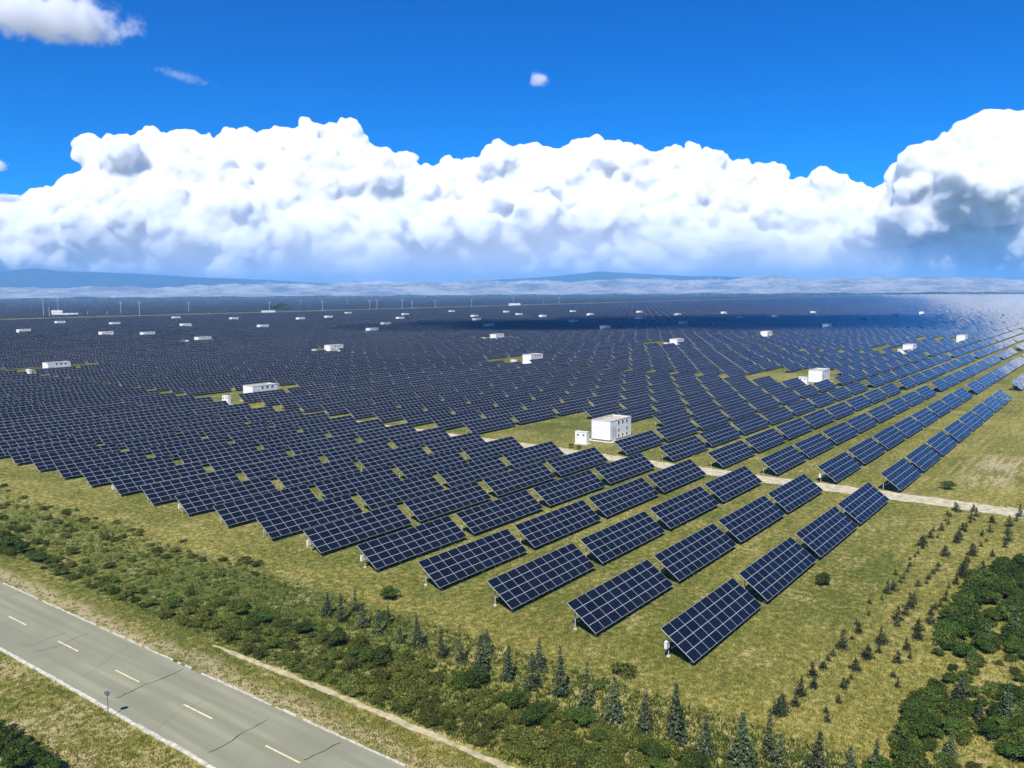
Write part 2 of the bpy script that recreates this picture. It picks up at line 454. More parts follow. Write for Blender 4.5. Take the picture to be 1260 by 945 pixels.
# white stations: pixel of the roof's left corner in the photo gives its bearing and distance
ROOF = 4.7
STN = [(728,516),(299,474),(52,446),(643,436),(995,455),(1111,424),(1177,412.5),(824,417),(603,411),(399,424.5),(239,414.5),
       (20,405),(121,408),(67,395),(134,396.5),(172,408.5),(211,389.5),(221,398),(282,390.5),(316,399.5),(364,390.5),(399,388.5),
       (424,384),(450,403.5),(468,396.5),(487,390),(494,385.5),(552,382),(579,387.5),(581,391.5),(595,398.5),(619,382.5),(634,385.5),
       (663,387.5),(700,393.5),(722,385.5),(738,400.5),(701,382),(783,382.5),(781,390),(830,385.5),(835,395.5),(887,383.5),(907,389),
       (936,407.5),(949,387.5),(1012,398.5),(997,383),(1098,386.5),(1131,383.5),(1068,389.5)]
stations = []
for a, b in STN:
    p = gnd(a, b, ROOF); stations.append((p.x, p.y, a, b))

def in_view(x, y, z=1.5, m=60):
    d = Vector((x, y, z-CAM_H)); q = d.dot(fw)
    if q < 2: return False
    px = 630+F_PX*d.dot(r2)/q; py = 472.5-F_PX*d.dot(u2)/q
    return -m < px < 1260+m and 300 < py < 945+m

BLK0, BLK = 145.6, 152.0
tables = []     # x, y, row, block, index, distance
far_rows = []   # strips of eight tables beyond 2.4 km
row = 0
y = ROW0
def blocked(cx, cy):
    for (sx, sy, a, b) in stations[:12]:
        if sx-9 < cx < sx+29 and sy-5.2 < cy < sy+23: return True
    for (sx, sy, a, b) in stations[12:]:
        if sx-9 < cx < sx+24 and sy-8 < cy < sy+8: return True
    return False
while y < 5600:
    if not (1112 < y < 1240):
        for blk in range(0, 38):
            bx = (66.5 if blk == 0 else BLK0+(blk-1)*BLK)+drift(y)+((1.6*math.sin(row*0.31+blk*2)+rnd.uniform(-0.9, 0.9)) if row > 14 else 0)
            n = 4 if blk == 0 else 8
            cxm = bx+n*PER/2
            dist = math.hypot(cxm, y)
            if dist > 5500: continue
            if dist > 2300:
                if in_view(cxm, y, m=120) and rnd.random() > 0.03:
                    far_rows.append((bx, y, n, row))
                continue
            for i in range(n):
                x = bx+i*PER
                if blk == 2 and row == 0 and i == 0: continue
                if not (in_view(x, y) or in_view(x+L, y)): continue
                if blocked(x+L/2, y+1.6): continue
                if dist > 260 and rnd.random() < 0.006: continue
                tables.append((x, y, row, blk, i, math.hypot(x+L/2, y)))
    row += 1; y += PITCH_Y
tables.sort(key=lambda q: q[5])
near, rest = tables[:300], tables[300:]

def set_table(o, x, y):
    o.location = (x, y, rnd.uniform(-0.05, 0.05))
    o.rotation_euler = (R(rnd.gauss(0, 0.45)), R(rnd.gauss(0, 0.12)), R(rnd.gauss(0, 0.12)))
for (x, y, r, blk, i, d) in near:
    if blk == 0:
        lab = '%s tilted solar table from the roadside end of the %s row from the south' % (nth(i+1), nth(r+1))
        grp = 'solar tables between the road and the gravel path'
    elif blk == 1:
        lab = '%s tilted solar table past the gravel path in the %s row from the south' % (nth(i+1), nth(r+1))
        grp = 'solar tables beyond the gravel path'
    else:
        lab = '%s solar table of the third block, in the %s row from the south' % (nth(i+1), nth(r+1))
        grp = 'solar tables of the far block'
    if d < 175:
        t = thing('solar_table', lab, 'solar table', (x, y, 0), group=grp)
        link('panel_array', ME_PANEL, t); link('support_frame', ME_FRAME, t)
        for k, me in enumerate(ME_POST):
            p = link('post', me, t)
            if d < 110: link('footing', ME_FOOT[k], p)
        if i == 0 and blk == 0 and r in (0, 4, 5, 8, 10, 13) or (blk == 1 and i == 0 and r % 4 == 1):
            link('combiner_box', ME_CBOX, t)
    else:
        t = link('solar_table', ME_WHOLE); tag(t, lab, 'solar table', grp)
    set_table(t, x, y)
    if blk == 0 and r < 12: t.location.z = 0

# everything farther: one mass
def box_strip(rows, jit):
    n = len(rows)
    X = np.array([q[0] for q in rows]); Y = np.array([q[1] for q in rows]); LEN = np.array([q[2] for q in rows]); NM = np.array([q[3] for q in rows])
    tl = TILT+rng.normal(0, R(jit), n); z0 = ZL+rng.normal(0, 0.05, n); rz = rng.normal(0, R(0.15), n)
    V = np.zeros((n, 8, 3))
    for k, (u, s, lift) in enumerate([(0,0,-.06),(1,0,-.06),(1,1,-.06),(0,1,-.06),(0,0,0),(1,0,0),(1,1,0),(0,1,0)]):
        V[:, k, 0] = X+u*LEN
        V[:, k, 1] = Y+s*W*np.cos(tl)-lift*np.sin(tl)+u*LEN*rz
        V[:, k, 2] = z0+s*W*np.sin(tl)+lift*np.cos(tl)
    F = np.array([(3,2,1,0),(4,5,6,7),(0,1,5,4),(1,2,6,5),(2,3,7,6),(3,0,4,7)])
    faces = (np.arange(n)[:, None, None]*8+F[None]).reshape(-1, 4)
    mi = np.tile([2,0,1,1,1,1], n)
    uv = np.full((n, 6, 4, 2), 0.5)
    uv[:, 1, 1, 0] = uv[:, 1, 2, 0] = NM; uv[:, 1, 0, 0] = uv[:, 1, 3, 0] = 0
    uv[:, 1, 0, 1] = uv[:, 1, 1, 1] = 0; uv[:, 1, 2, 1] = uv[:, 1, 3, 1] = 4
    return V.reshape(-1, 3), faces, mi, uv.reshape(-1, 2)
rows = [(x, y, L, 10) for (x, y, r, b, i, d) in rest]
V1, F1, I1, U1 = box_strip(rows, 1.25)
rows = []
for (bx, y, n, r) in far_rows:
    k = 0
    while k < n:
        m = rnd.choice((2, 3, 4)); m = min(m, n-k)
        rows.append((bx+k*PER, y, m*PER-1.6, m*10)); k += m
V2, F2, I2, U2 = box_strip(rows, 1.25)
# posts of the mass out to 420 m
pv = []; pf = []
for (x, y, r, b, i, d) in rest:
    if d > 420: break
    for px_ in (PX[0], PX[2], PX[4]):
        for s in (SREAR, SFRONT):
            q = slope(px_, s, -0.05); o = len(pv)
            for z in (-0.05, q[2]):
                for dx, dy in ((-.05,-.05),(.05,-.05),(.05,.05),(-.05,.05)): pv.append((x+px_+dx, y+q[1]+dy, z))
            for k in range(4):
                j = (k+1) % 4; pf.append((o+k, o+j, o+4+j, o+4+k))
V3 = np.array(pv); F3 = np.array(pf)
VV = np.concatenate([V1, V2, V3]); FF = np.concatenate([F1, F2+len(V1), F3+len(V1)+len(V2)])
II = np.concatenate([I1, I2, np.full(len(F3), 3)]); UU = np.concatenate([U1, U2, np.full((len(F3)*4, 2), 0.5)])
me = big_mesh('distant_solar_tables', VV, FF, [MAT['panel'], MAT['alu'], MAT['back'], MAT['steel']], II, UU)
o = link('distant_solar_tables', me)
tag(o, 'thousands of dark blue solar tables in rows reaching back to the horizon', 'solar tables', kind='stuff')

# ------------------------------------------------------------------ white stations and their cabinets
def station(loc, label):
    t = thing('inverter_house', label, 'equipment building', loc, 0, 'white equipment buildings of the solar farm')
    return t
BL, BD, BH = 9.4, 4.8, ROOF-0.1          # east-west, north-south, height; origin is the north-west corner
def wall_mb():
    mb = MB(); z1 = BH
    mb.box(0, BL, -BD, 0, -0.05, z1-0.35)
    for (a, b, c, d) in ((0, BL, -BD, -BD+0.2), (0, BL, -0.2, 0), (0, 0.2, -BD+0.2, -0.2), (BL-0.2, BL, -BD+0.2, -0.2)):
        mb.box(a, b, c, d, z1-0.349, z1)
    return mb
def roof_mb():
    mb = MB(); mb.box(0.21, BL-0.21, -BD+0.21, -0.21, BH-0.34, BH-0.16)
    for k in range(4): mb.box(0.9+1.85*k, 1.7+1.85*k, -1.2, -0.5, BH-0.16, BH-0.02)
    return mb
ME_WALL = wall_mb().mesh('wall', [MAT['white']]); ME_ROOF = roof_mb().mesh('roof', [MAT['roofing']])
def door_mb():
    mb = MB(); mb.box(0.75, 2.5, -BD-0.07, -BD+0.02, 0.0, 3.0); return mb
def door_leaf_mb():
    mb = MB()
    for x in (0.85, 1.66): mb.box(x, x+0.74, -BD-0.10, -BD-0.068, 0.05, 2.2)
    mb.box(0.85, 2.4, -BD-0.10, -BD-0.068, 2.3, 2.9); return mb
ME_DOOR = door_mb().mesh('door_frame', [MAT['door']]); ME_LEAF = door_leaf_mb().mesh('door_leaf', [MAT['alu']])
def window_me(x, z, s=0.62):
    mb = MB(); mb.box(x-s/2, x+s/2, -BD-0.05, -BD+0.02, z-s/2, z+s/2); a = mb.mesh('window', [MAT['white']])
    mb = MB(); mb.box(x-s/2+0.05, x+s/2-0.05, -BD-0.065, -BD-0.052, z-s/2+0.05, z+s/2-0.05); b = mb.mesh('pane', [MAT['dark']])
    return a, b
WIN = [window_me(x, z, s) for (x, z, s) in ((3.6,4.0,.75),(5.4,4.0,.75),(7.3,4.0,.75),(3.6,2.35,.65),(7.3,2.35,.65),(3.6,1.05,.65),(5.4,1.05,.65),(7.3,1.05,.65))]
mb = MB(); mb.box(-0.9, BL+0.9, -BD-0.9, 0.9, -0.1, 0.10); ME_APRON = mb.mesh('apron', [MAT['concrete']])
mb = MB()
for (a, b, c, d) in ((-0.07, BL+0.07, -BD-0.07, -BD+0.24), (-0.07, BL+0.07, -0.24, 0.07), (-0.07, 0.24, -BD+0.24, -0.24), (BL-0.24, BL+0.07, -BD+0.24, -0.24)): mb.box(a, b, c, d, BH+0.002, BH+0.09)
ME_CORN = mb.mesh('cornice', [MAT['concrete']])
mb = MB()
for (a, b, c, d) in ((-0.03, 0.7, -BD-0.03, -BD-0.002), (2.55, BL+0.03, -BD-0.03, -BD-0.002), (-0.03, -0.002, -BD-0.002, 0.03), (-0.002, BL+0.03, 0.002, 0.03), (BL+0.002, BL+0.03, -BD-0.002, 0.002)): mb.box(a, b, c, d, 0.05, 0.42)
ME_PLINTH = mb.mesh('plinth', [MAT['vent']])
# whole far-off building in one mesh
def far_station_mesh():
    mb = MB()
    for src, m in ((wall_mb(), 0), (roof_mb(), 1), (door_mb(), 2)):
        for f in src.f: mb.face([src.v[i] for i in f], m)
    for (x, z, s) in ((3.6,4.0,.75),(5.4,4.0,.75),(7.3,4.0,.75)):
        mb.box(x-s/2, x+s/2, -BD-0.05, -BD+0.02, z-s/2, z+s/2, 3)
    return mb.mesh('inverter_house', [MAT['white'], MAT['roofing'], MAT['door'], MAT['dark']])
ME_FAR = far_station_mesh()
NEARLAB = ['white two-storey equipment building beside the gravel path, nearest of its kind',
           'white equipment building in a green clearing amid the dense tables, left of the centre',
           'white equipment building with a small cabinet, farthest left among the larger ones',
           'white equipment building with a green strip at its left, near the middle of the field',
           'white equipment building in the right-hand clearing, behind the near rows beyond the path',
           'white equipment building among the pale shining tables, far right of the field',
           'small white equipment building farther right of the shining tables, beside dark ground',
           'white equipment building with two-tone front, behind and right of the middle clearing',
           'white equipment building behind the middle clearing, smaller and left of the two-tone one',
           'white equipment building with a low cabinet, alone in the left middle of the field',
           'white equipment building with a low cabinet, far back in the left of the field']
bands = {}
for k, (x, y, a, b) in enumerate(stations):
    if k >= len(NEARLAB): bands.setdefault('mid' if b > 396 else 'far' if b > 386.6 else 'last', []).append((a, k))
LAB = {}
for nm, txt in (('mid', 'among the small ones in mid field'), ('far', 'in the scatter of tiny ones behind'), ('last', 'among the tiniest near the horizon')):
    for j, (a, k) in enumerate(sorted(bands[nm])): LAB[k] = 'white equipment building, %s from the left %s' % (nth(j+1), txt)
for k, (x, y, a, b) in enumerate(stations):
    lab = NEARLAB[k] if k < len(NEARLAB) else LAB[k]
    if k < 11:
        t = station((x, y, 0), lab)
        wl = link('wall', ME_WALL, t); link('roof', ME_ROOF, t); link('apron', ME_APRON, t)
        link('cornice', ME_CORN, t); link('plinth', ME_PLINTH, t)
        dd = link('door', ME_DOOR, t); link('door_leaf', ME_LEAF, dd)
        for wa, wb in WIN:
            q = link('window', wa, t); link('pane', wb, q)
    else:
        t = link('inverter_house', ME_FAR); t.location = (x, y, 0)
        tag(t, lab, 'equipment building', 'white equipment buildings of the solar farm')
def kiosk(loc, label):
    t = thing('transformer_cabinet', label, 'cabinet', loc, 0, 'transformer cabinets beside the buildings')
    mb = MB(); mb.box(0, 2.0, -3.2, 0, -0.1, 0.25); mb.build('base', MAT['concrete'], t)
    mb = MB(); mb.box(0.1, 1.15, -3.05, -0.1, 0.25, 2.75); mb.box(1.15, 1.9, -2.4, -0.6, 0.25, 2.3); mb.build('housing', MAT['box'], t)
    mb = MB(); mb.box(0.02, 1.22, -3.12, -0.02, 2.75, 2.84); mb.box(1.22, 1.97, -2.45, -0.55, 2.3, 2.36); mb.build('lid', MAT['box'], t)
    for (c, d) in ((-2.95, -1.62), (-1.54, -0.2)):
        mb = MB(); mb.box(0.065, 0.11, c, d, 0.35, 2.6); q = mb.build('door', MAT['white'], t)
        mb = MB(); mb.box(0.05, 0.066, (c+d)/2-0.25, (c+d)/2+0.25, 1.9, 2.3); mb.build('vent', MAT['vent'], q)
    mb = MB()
    for k in range(9): mb.box(1.25+0.07*k, 1.28+0.07*k, -2.62, -2.41, 0.5, 2.0)
    mb.build('cooling_fin', MAT['alu'], t)
    return t
kl = ['white transformer cabinet beside the nearest equipment building', 'white transformer cabinet in the clearing left of the centre',
      'white transformer cabinet in the clearing by the left edge', 'white transformer cabinet left of the building in the middle field',
      'white transformer cabinet left of the building in the right-hand clearing', 'white transformer cabinet by the building among the shining tables', None,
      'white transformer cabinet beside the two-tone building', 'small white transformer cabinet behind the middle clearing',
      'white transformer cabinet by the lone building at left middle', 'white transformer cabinet by the far-back left building']
for k, (dx, dy) in enumerate([(-6.2, 0.6), (-10.5, -4.0), (-9, -5), (-8, 1), (-8, 1), (-7, 1), (0, 0), (-6, 1), (-9, 1), (-9, 0), (-7, 0)]):
    if kl[k]: kiosk((stations[k][0]+dx, stations[k][1]+dy, 0), kl[k])

# ------------------------------------------------------------------ round sign by the road
t = thing('road_sign', 'round grey sign on a thin pole at the near road edge, seen from behind', 'road sign', (31.3, 63.1, 0), R(0))
mb = MB(); mb.tube((0,0,-0.2), (0,0,2.25), 0.038, 0.035, 8); mb.build('pole', MAT['signgrey'], t)
def disc_mb(r0, r1, y0, y1, n=28):
    mb = MB()
    a = [(r0*math.cos(2*math.pi*k/n), y0, 2.15+r0*math.sin(2*math.pi*k/n)) for k in range(n)]
    b = [(r1*math.cos(2*math.pi*k/n), y1, 2.15+r1*math.sin(2*math.pi*k/n)) for k in range(n)]
    mb.prism(a, b); return mb
dsc = disc_mb(0.27, 0.27, 0.06, 0.03).build('disc', MAT['signgrey'], t)
mb = MB()
for k in range(28):
    c = [(rr*math.cos(2*math.pi*q/28), yy, 2.15+rr*math.sin(2*math.pi*q/28)) for q in (k, k+1) for rr, yy in ((0.285,0.02),(0.25,0.02),(0.25,0.07),(0.285,0.07))]
    for i, j in ((0,1),(1,2),(2,3),(3,0)): mb.face([c[i], c[j], c[4+j], c[4+i]])
mb.build('rim', MAT['steel'], dsc)
mb = MB(); mb.box(-0.2, 0.2, 0.0, 0.029, 2.22, 2.26); mb.box(-0.2, 0.2, 0.0, 0.029, 2.02, 2.06); mb.build('bracket', MAT['signgrey'], t)
t.rotation_euler.z = R(-50)

# ------------------------------------------------------------------ vegetation
def leaf_quads(pts, nrm, size, asp=1.6):
    """one random quad per point"""
    n = len(pts)
    a = rng.normal(size=(n, 3)); a -= (a*nrm).sum(1)[:, None]*nrm; a /= np.linalg.norm(a, axis=1)[:, None]+1e-9
    b = np.cross(nrm, a)
    s = size*rng.uniform(0.6, 1.4, n)[:, None]
    V = np.stack([pts-a*s*asp*0.5, pts+b*s*0.5, pts+a*s*asp*0.5, pts-b*s*0.5], 1)
    F = np.arange(4*n).reshape(n, 4)
    return V.reshape(-1, 3), F
def unit(v): return v/(np.linalg.norm(v, axis=-1, keepdims=True)+1e-9)
def shrub_mesh(name, mat, h, rad, clumps, leaves, size):
    P = []; Nn = []
    for c in range(clumps):
        a = rng.uniform(0, 2*math.pi); rr = rad*math.sqrt(rng.uniform(0, 1))*0.75
        ch = h*(1-0.55*(rr/rad)**2)*rng.uniform(0.45, 0.92)
        cr = rad*rng.uniform(0.28, 0.5)
        d = unit(rng.normal(size=(leaves, 3))); d[:, 2] = np.abs(d[:, 2])*0.9-0.15
        k = (rng.uniform(0.45, 1.0, leaves)+0.35*rng.random(leaves)**4)[:, None]
        p = np.array([rr*math.cos(a), rr*math.sin(a), ch])+d*k*np.array([cr, cr, cr*0.8])
        p[:, 2] = np.abs(p[:, 2])
        P.append(p); Nn.append(unit(d+rng.normal(size=d.shape)*0.6))
    V, F = leaf_quads(np.concatenate(P), np.concatenate(Nn), size)
    return big_mesh(name, V, F, [mat])
def stem_mesh(h, rad, n):
    mb = MB()
    for k in range(n):
        a = rnd.uniform(0, 6.28); mb.tube((0,0,-0.1), (rad*0.6*math.cos(a), rad*0.6*math.sin(a), h*0.75), 0.03, 0.012, 5)
    return mb.mesh('stem', [MAT['bark']])
def conifer_mesh(h, rad, dens=1.0, mat='needle', size=0.10):
    P = []; Nn = []; z = 0.22*h*0.4
    nl = int(18*dens)+6
    for l in range(nl):
        f = l/(nl-1); zz = 0.08*h+f*0.9*h
        rr = rad*(1-f)**0.8*rng.uniform(0.6, 1.25)+0.05
        nb = max(4, int(11*(1-f)+4))
        a0 = rng.uniform(0, 6.28)
        for b in range(nb):
            if rng.random() < 0.2: continue
            a = a0+2*math.pi*b/nb+rng.normal()*0.15; rb = rr*rng.uniform(0.7, 1.12)
            m = max(4, int(11*rb/rad*dens)+3)
            t = rng.uniform(0.12, 1, m)
            x = t*rb*math.cos(a)+rng.normal(size=m)*0.05; y_ = t*rb*math.sin(a)+rng.normal(size=m)*0.05
            zc = zz-0.22*rb*t+0.12*rb*t*t+rng.normal(size=m)*0.04
            P.append(np.stack([x, y_, zc], 1))
            nn = np.stack([np.full(m, math.cos(a))*0.4, np.full(m, math.sin(a))*0.4, np.ones(m)], 1)+rng.normal(size=(m, 3))*0.5
            Nn.append(unit(nn))
    V, F = leaf_quads(np.concatenate(P), np.concatenate(Nn), size, 2.4)
    return big_mesh('crown', V, F, [MAT[mat]])
def trunk_mesh(h, r=0.06):
    mb = MB(); mb.tube((0,0,-0.1), (0,0,h*0.95), r, 0.015, 6); return mb.mesh('trunk', [MAT['bark']])
CON = [(conifer_mesh(3.6, r_, d_), trunk_mesh(3.6)) for r_, d_ in ((0.85, 1.0), (0.72, 1.1), (1.0, 0.8), (0.66, 0.6), (0.9, 0.5), (0.8, 0.9), (0.75, 0.45))]
SAP = [(conifer_mesh(h_, r_, d_, 'sapling', 0.085), trunk_mesh(h_, 0.03)) for h_, r_, d_ in ((1.3, 0.62, 0.24), (1.1, 0.68, 0.22), (1.5, 0.55, 0.26), (0.9, 0.62, 0.18))]
SHR = [(shrub_mesh('foliage', MAT['shrub'], 1.5, 1.15, 20, 170, 0.095), stem_mesh(1.5, 1.0, 5)) for _ in range(4)]
SCR = [(shrub_mesh('foliage', MAT['scrub'], 0.85, 1.0, 15, 110, 0.085), stem_mesh(0.8, 0.8, 4)) for _ in range(4)]
WED = [(shrub_mesh('foliage', MAT['weed'], 0.7, 0.9, 12, 90, 0.085), stem_mesh(0.6, 0.8, 4)) for _ in range(3)]
def plant(kind, parts, label, cat, x, y, s, group, pa, pb):
    t = thing(kind, label, cat, (x, y, 0), rnd.uniform(0, 6.28), group)
    t.scale = (s*rnd.uniform(0.85, 1.2), s*rnd.uniform(0.85, 1.2), s*rnd.uniform(0.88, 1.15))
    t.rotation_euler.x, t.rotation_euler.y = R(rnd.gauss(0, 2)), R(rnd.gauss(0, 2))
    link(pa, parts[0], t); link(pb, parts[1], t)
    return t
# the row of young spruces (base pixel, height in px)
SPR = [(402,757,28),(420,765,30),(437,752,28),(445,772,28),(465,780,28),(478,768,22),(492,790,26),(515,795,32),(543,810,34),(566,815,38),(592,826,42),(600,806,30),
       (624,837,40),(655,848,44),(662,825,36),(690,858,52),(722,872,50),(756,888,46),(793,900,46),(832,912,64),(868,930,54),(912,942,66),(946,936,52),(958,948,44),
       (1003,958,58),(1046,962,46),(1075,966,46)]
for k, (a, b, hp) in enumerate(sorted(SPR)):
    p = gnd(a, b); d = (p-Vector((0,0,CAM_H))).dot(fw)
    s = hp*d/F_PX/3.6*1.14
    plant('young_spruce', CON[(k*3) % 7], '%s young spruce from the left in the row between shrub belt and tables' % nth(k+1), 'spruce', p.x, p.y, s, 'row of young spruces', 'crown', 'trunk')
# sapling rows in the dry grass south of the tables
cnt = {}
for rk, (yy, x0, x1, st) in enumerate(((20.8, 62, 141, 1.9), (18.0, 64, 141, 1.9), (15.2, 74, 140, 2.0), (12.8, 96, 140, 2.2))):
    x = x0; j = 0
    while x < x1:
        xx, y2 = x+rnd.uniform(-0.9, 0.9), yy+rnd.uniform(-0.6, 0.6)
        if rnd.random() < 0.92 and in_view(xx, y2, 0.5, 0):
            j += 1
            plant('sapling', SAP[rnd.randrange(4)], '%s small sapling from the near end of the %s planted row, south of tables' % (nth(j), ('first', 'second', 'third', 'fourth')[rk]), 'sapling', xx, y2,
                  rnd.choice((0.45, 0.6, 0.75, 0.9, 1.15)), 'saplings planted in rows in the dry grass', 'crown', 'trunk')
        x += st
# tall dark shrubs at the lower right
REG = [(1198,712),(1235,700),(1275,692),(1275,968),(1060,968),(1085,935),(1128,860),(1150,810),(1172,750)]
def inside(px, py, poly):
    c = False; j = len(poly)-1
    for i in range(len(poly)):
        (xi, yi), (xj, yj) = poly[i], poly[j]
        if (yi > py) != (yj > py) and px < (xj-xi)*(py-yi)/(yj-yi)+xi: c = not c
        j = i
    return c
def to_px(x, y, z=0):
    d = Vector((x, y, z-CAM_H)); q = d.dot(fw)
    return 630+F_PX*d.dot(r2)/q, 472.5-F_PX*d.dot(u2)/q
k = 0
for _ in range(6000):
    if k >= 240: break
    x, y = rnd.uniform(44, 150), rnd.uniform(2, 17)
    a, b = to_px(x, y)
    if not inside(a, b, REG): continue
    if b > 800 and rnd.random() < 0.15: continue
    k += 1
    plant('shrub', (WED[k % 3] if b > 790 and rnd.random() < 0.35 else SHR[k % 4]), 'green leafy shrub in the dense thicket at the lower right corner', 'shrub', x, y, rnd.uniform(0.4, 1.1), 'shrubs of the thicket south of the tables', 'foliage', 'stem')
for j, (a, b, hp) in enumerate([(1180,872,50),(1206,892,40),(1240,895,50),(1215,800,40),(1245,790,50),(1168,930,34)]):
    p = gnd(a, b); d = (p-Vector((0,0,CAM_H))).dot(fw)
    plant('young_spruce', CON[(j+2) % 7], 'young spruce, %s from the left of those standing in the lower right thicket' % nth(sorted([1180,1206,1240,1215,1245,1168]).index(a)+1), 'spruce', p.x, p.y, hp*d/F_PX/3.6, 'spruces in the thicket', 'crown', 'trunk')
# scrub belt beside the dirt track
k = 0
nsc = nwd = 0
while nsc < 285 or nwd < 170:
    y = 20+150*rnd.random()**1.4
    x = rnd.uniform(45.4, 52.8) if y < 75 else rnd.choice((45.4+abs(rnd.gauss(0, 1))*1.6, rnd.uniform(46, 62)))
    if x > 53.5 and y < 80: continue
    if not in_view(x, y, 0.4, 30): continue
    k += 1
    if y < 78:
        nsc += 1
        if nsc > 285: continue
        plant('scrub_bush', (SHR[k % 4] if 50 < x < 53 and rnd.random() < 0.3 else SCR[k % 4]), 'olive green scrub bush in the belt between dirt track and spruces', 'bush', x, y, rnd.uniform(0.45, 0.95), 'scrub bushes of the belt', 'foliage', 'stem')
    else:
        nwd += 1
        if nwd > 170: continue
        plant('weed_clump', (WED+SCR[:2])[rnd.randrange(5)], 'green leafy weed clump in the wild strip between road and tables', 'bush', x, y, rnd.uniform(0.4, 0.9), 'weed clumps of the wild strip', 'foliage', 'stem')
for (a, b, s, lab) in ((1012,720,0.8,'small round dark bush alone in the grass right of the front tables'), (765,832,1.4,'bright green bush right of the spruce row, larger of the two'), (740,846,0.9,'bright green low bush right of the spruce row, smaller of the two'),
                       (480,737,0.9,'dark round bush in the dry grass before the fourth row of tables'), (470,762,0.6,'little dark bush just below the dark round one, before the fourth row'), (596,790,0.5,'little dark bush between the spruces and third row of tables'),
                       (1166,602,0.9,'dark round bush on the far side of the gravel path'), (703,551,0.55,'round dark bush at the left foot of the nearest transformer cabinet'), (712,552.5,0.55,'round dark bush at the right foot of the nearest transformer cabinet')):
    p = gnd(a, b)
    plant('bush', (WED if 'bright' in lab else SHR)[0], lab, 'bush', p.x, p.y, s, None, 'foliage', 'stem')
for k, (a, b, s) in enumerate([(10,912,0.8),(32,925,0.7),(2,930,0.9),(44,942,0.8),(22,945,0.9),(62,952,0.8),(-8,905,0.8),(14,930,0.7)]):
    p = gnd(a, b)
    plant('shrub', SHR[k % 4], 'dark green shrub on the verge in the lower left corner', 'shrub', p.x, p.y, s, 'shrubs on the near verge', 'foliage', 'stem')
for k, (a, b, s) in enumerate([(4,668,1.0),(16,675,1.0),(30,680,1.1),(40,690,0.9),(52,692,0.9)]):
    p = gnd(a, b)
    plant('shrub', SHR[k % 4], 'dark green shrub at the left edge between the road and the tables', 'shrub', p.x, p.y, s, 'shrubs at the left edge of the wild strip', 'foliage', 'stem')

# grass: tufts of blades
def tufts(name, n, cond, mat, h0, h1, nb=5, label=None):
    az = YAW+rng.uniform(R(-37), R(37), n*3); inv = rng.uniform(1/330, 1/44, n*3); r_ = 1/inv
    x, y = r_*np.cos(az), r_*np.sin(az)
    k = cond(x, y); x, y = x[k][:n], y[k][:n]; m = len(x)
    X = np.repeat(x, nb)+rng.normal(0, 0.12, m*nb); Y = np.repeat(y, nb)+rng.normal(0, 0.12, m*nb)
    H = np.repeat(rng.uniform(h0, h1, m), nb)*rng.uniform(0.6, 1.1, m*nb)
    a = rng.uniform(0, 6.283, m*nb); wd = 0.028+0.02*rng.random(m*nb)+0.0002*np.hypot(X, Y)
    ln = rng.normal(0, 0.35, (m*nb, 2))*H[:, None]
    V = np.zeros((m*nb, 3, 3))
    V[:, 0] = np.stack([X-wd*np.cos(a), Y-wd*np.sin(a), np.zeros_like(X)-0.01], 1)
    V[:, 1] = np.stack([X+wd*np.cos(a), Y+wd*np.sin(a), np.zeros_like(X)-0.01], 1)
    V[:, 2] = np.stack([X+ln[:, 0], Y+ln[:, 1], H], 1)
    o = link(name, big_mesh(name, V.reshape(-1, 3), np.arange(m*nb*3).reshape(-1, 3), [mat]))
    return tag(o, label, 'grass', kind='stuff')
def free(x, y):
    return ~((x > ROAD0-0.6) & (x < ROAD1+0.5)) & ~((np.abs(x-(143.2+0.03*(y-30))) < 2.6)) & ~((np.abs(x-44.5) < 0.6) & (y < 70))
inb = lambda x, y: (x > 45) & (x < 60) & (y > 15)
tufts('meadow_grass', 75000, lambda x, y: free(x, y) & ~inb(x, y), MAT['grass'], 0.06, 0.26, 5, 'yellow green meadow grass around and under the solar tables')
tufts('belt_grass', 26000, lambda x, y: free(x, y) & inb(x, y), MAT['belt'], 0.15, 0.5, 5, 'taller green grass in the wild strip between road and tables')

# ------------------------------------------------------------------ power poles, far trees, hamlet
POL = [(54,364,391,1),(72,367,388,1),(61,378,391,0),(67,379,391,0),(108,383,389,0),(132,383,389,0),(149,371.5,387.5,1),(156,384,387.5,0),(172,371,389.7,1),(232.5,372,386,1),(257,382,386.5,0),
       (332,371,384.5,1),(370,369.5,376,1),(397,370,385,1),(427,368.5,376.5,1),(455,369,381.5,1),(464,368.5,381.5,1),(495,368,382,1),(507,371,382.5,1),(535.5,369,381,1),(580.5,367.5,379.5,1),
       (632,365.5,375.5,1),(669,369,376,0),(688,366,375.5,1)]
for k, (a, t0, b0, arm) in enumerate(POL):
    p = gnd(a, b0); d = p.dot(fw); hh = (b0-t0)*d/F_PX
    t = thing('power_pole', '%s pale power pole from the left in the line behind the farm' % nth(k+1), 'power pole', (p.x, p.y, 0), R(-50), 'power poles along the far track')
    mb = MB(); mb.tube((0,0,-0.5), (0,0,hh), 0.40, 0.26, 6); mb.build('pole', MAT['pole'], t)
    if arm:
        for z, l in ((0.96, 3.2), (0.86, 2.4)):
            mb = MB(); mb.box(-l, l, -0.15, 0.15, hh*z-0.2, hh*z+0.15); mb.build('crossarm', MAT['pole'], t)
FT = [(321,381.5,3),(327,381.5,4),(337,381.5,5),(343,381.5,7),(349,381.5,7),(354,381.8,5),(368,381.8,3),(385,382,2.5),(283,384.5,3.5),(93,388,4),(97,388,3.5),(632,376,3),(4,378,3)]
FCR = [shrub_mesh('crown', MAT['shrub'], 1.0, 0.8, 16, 40, 0.16) for _ in range(3)]
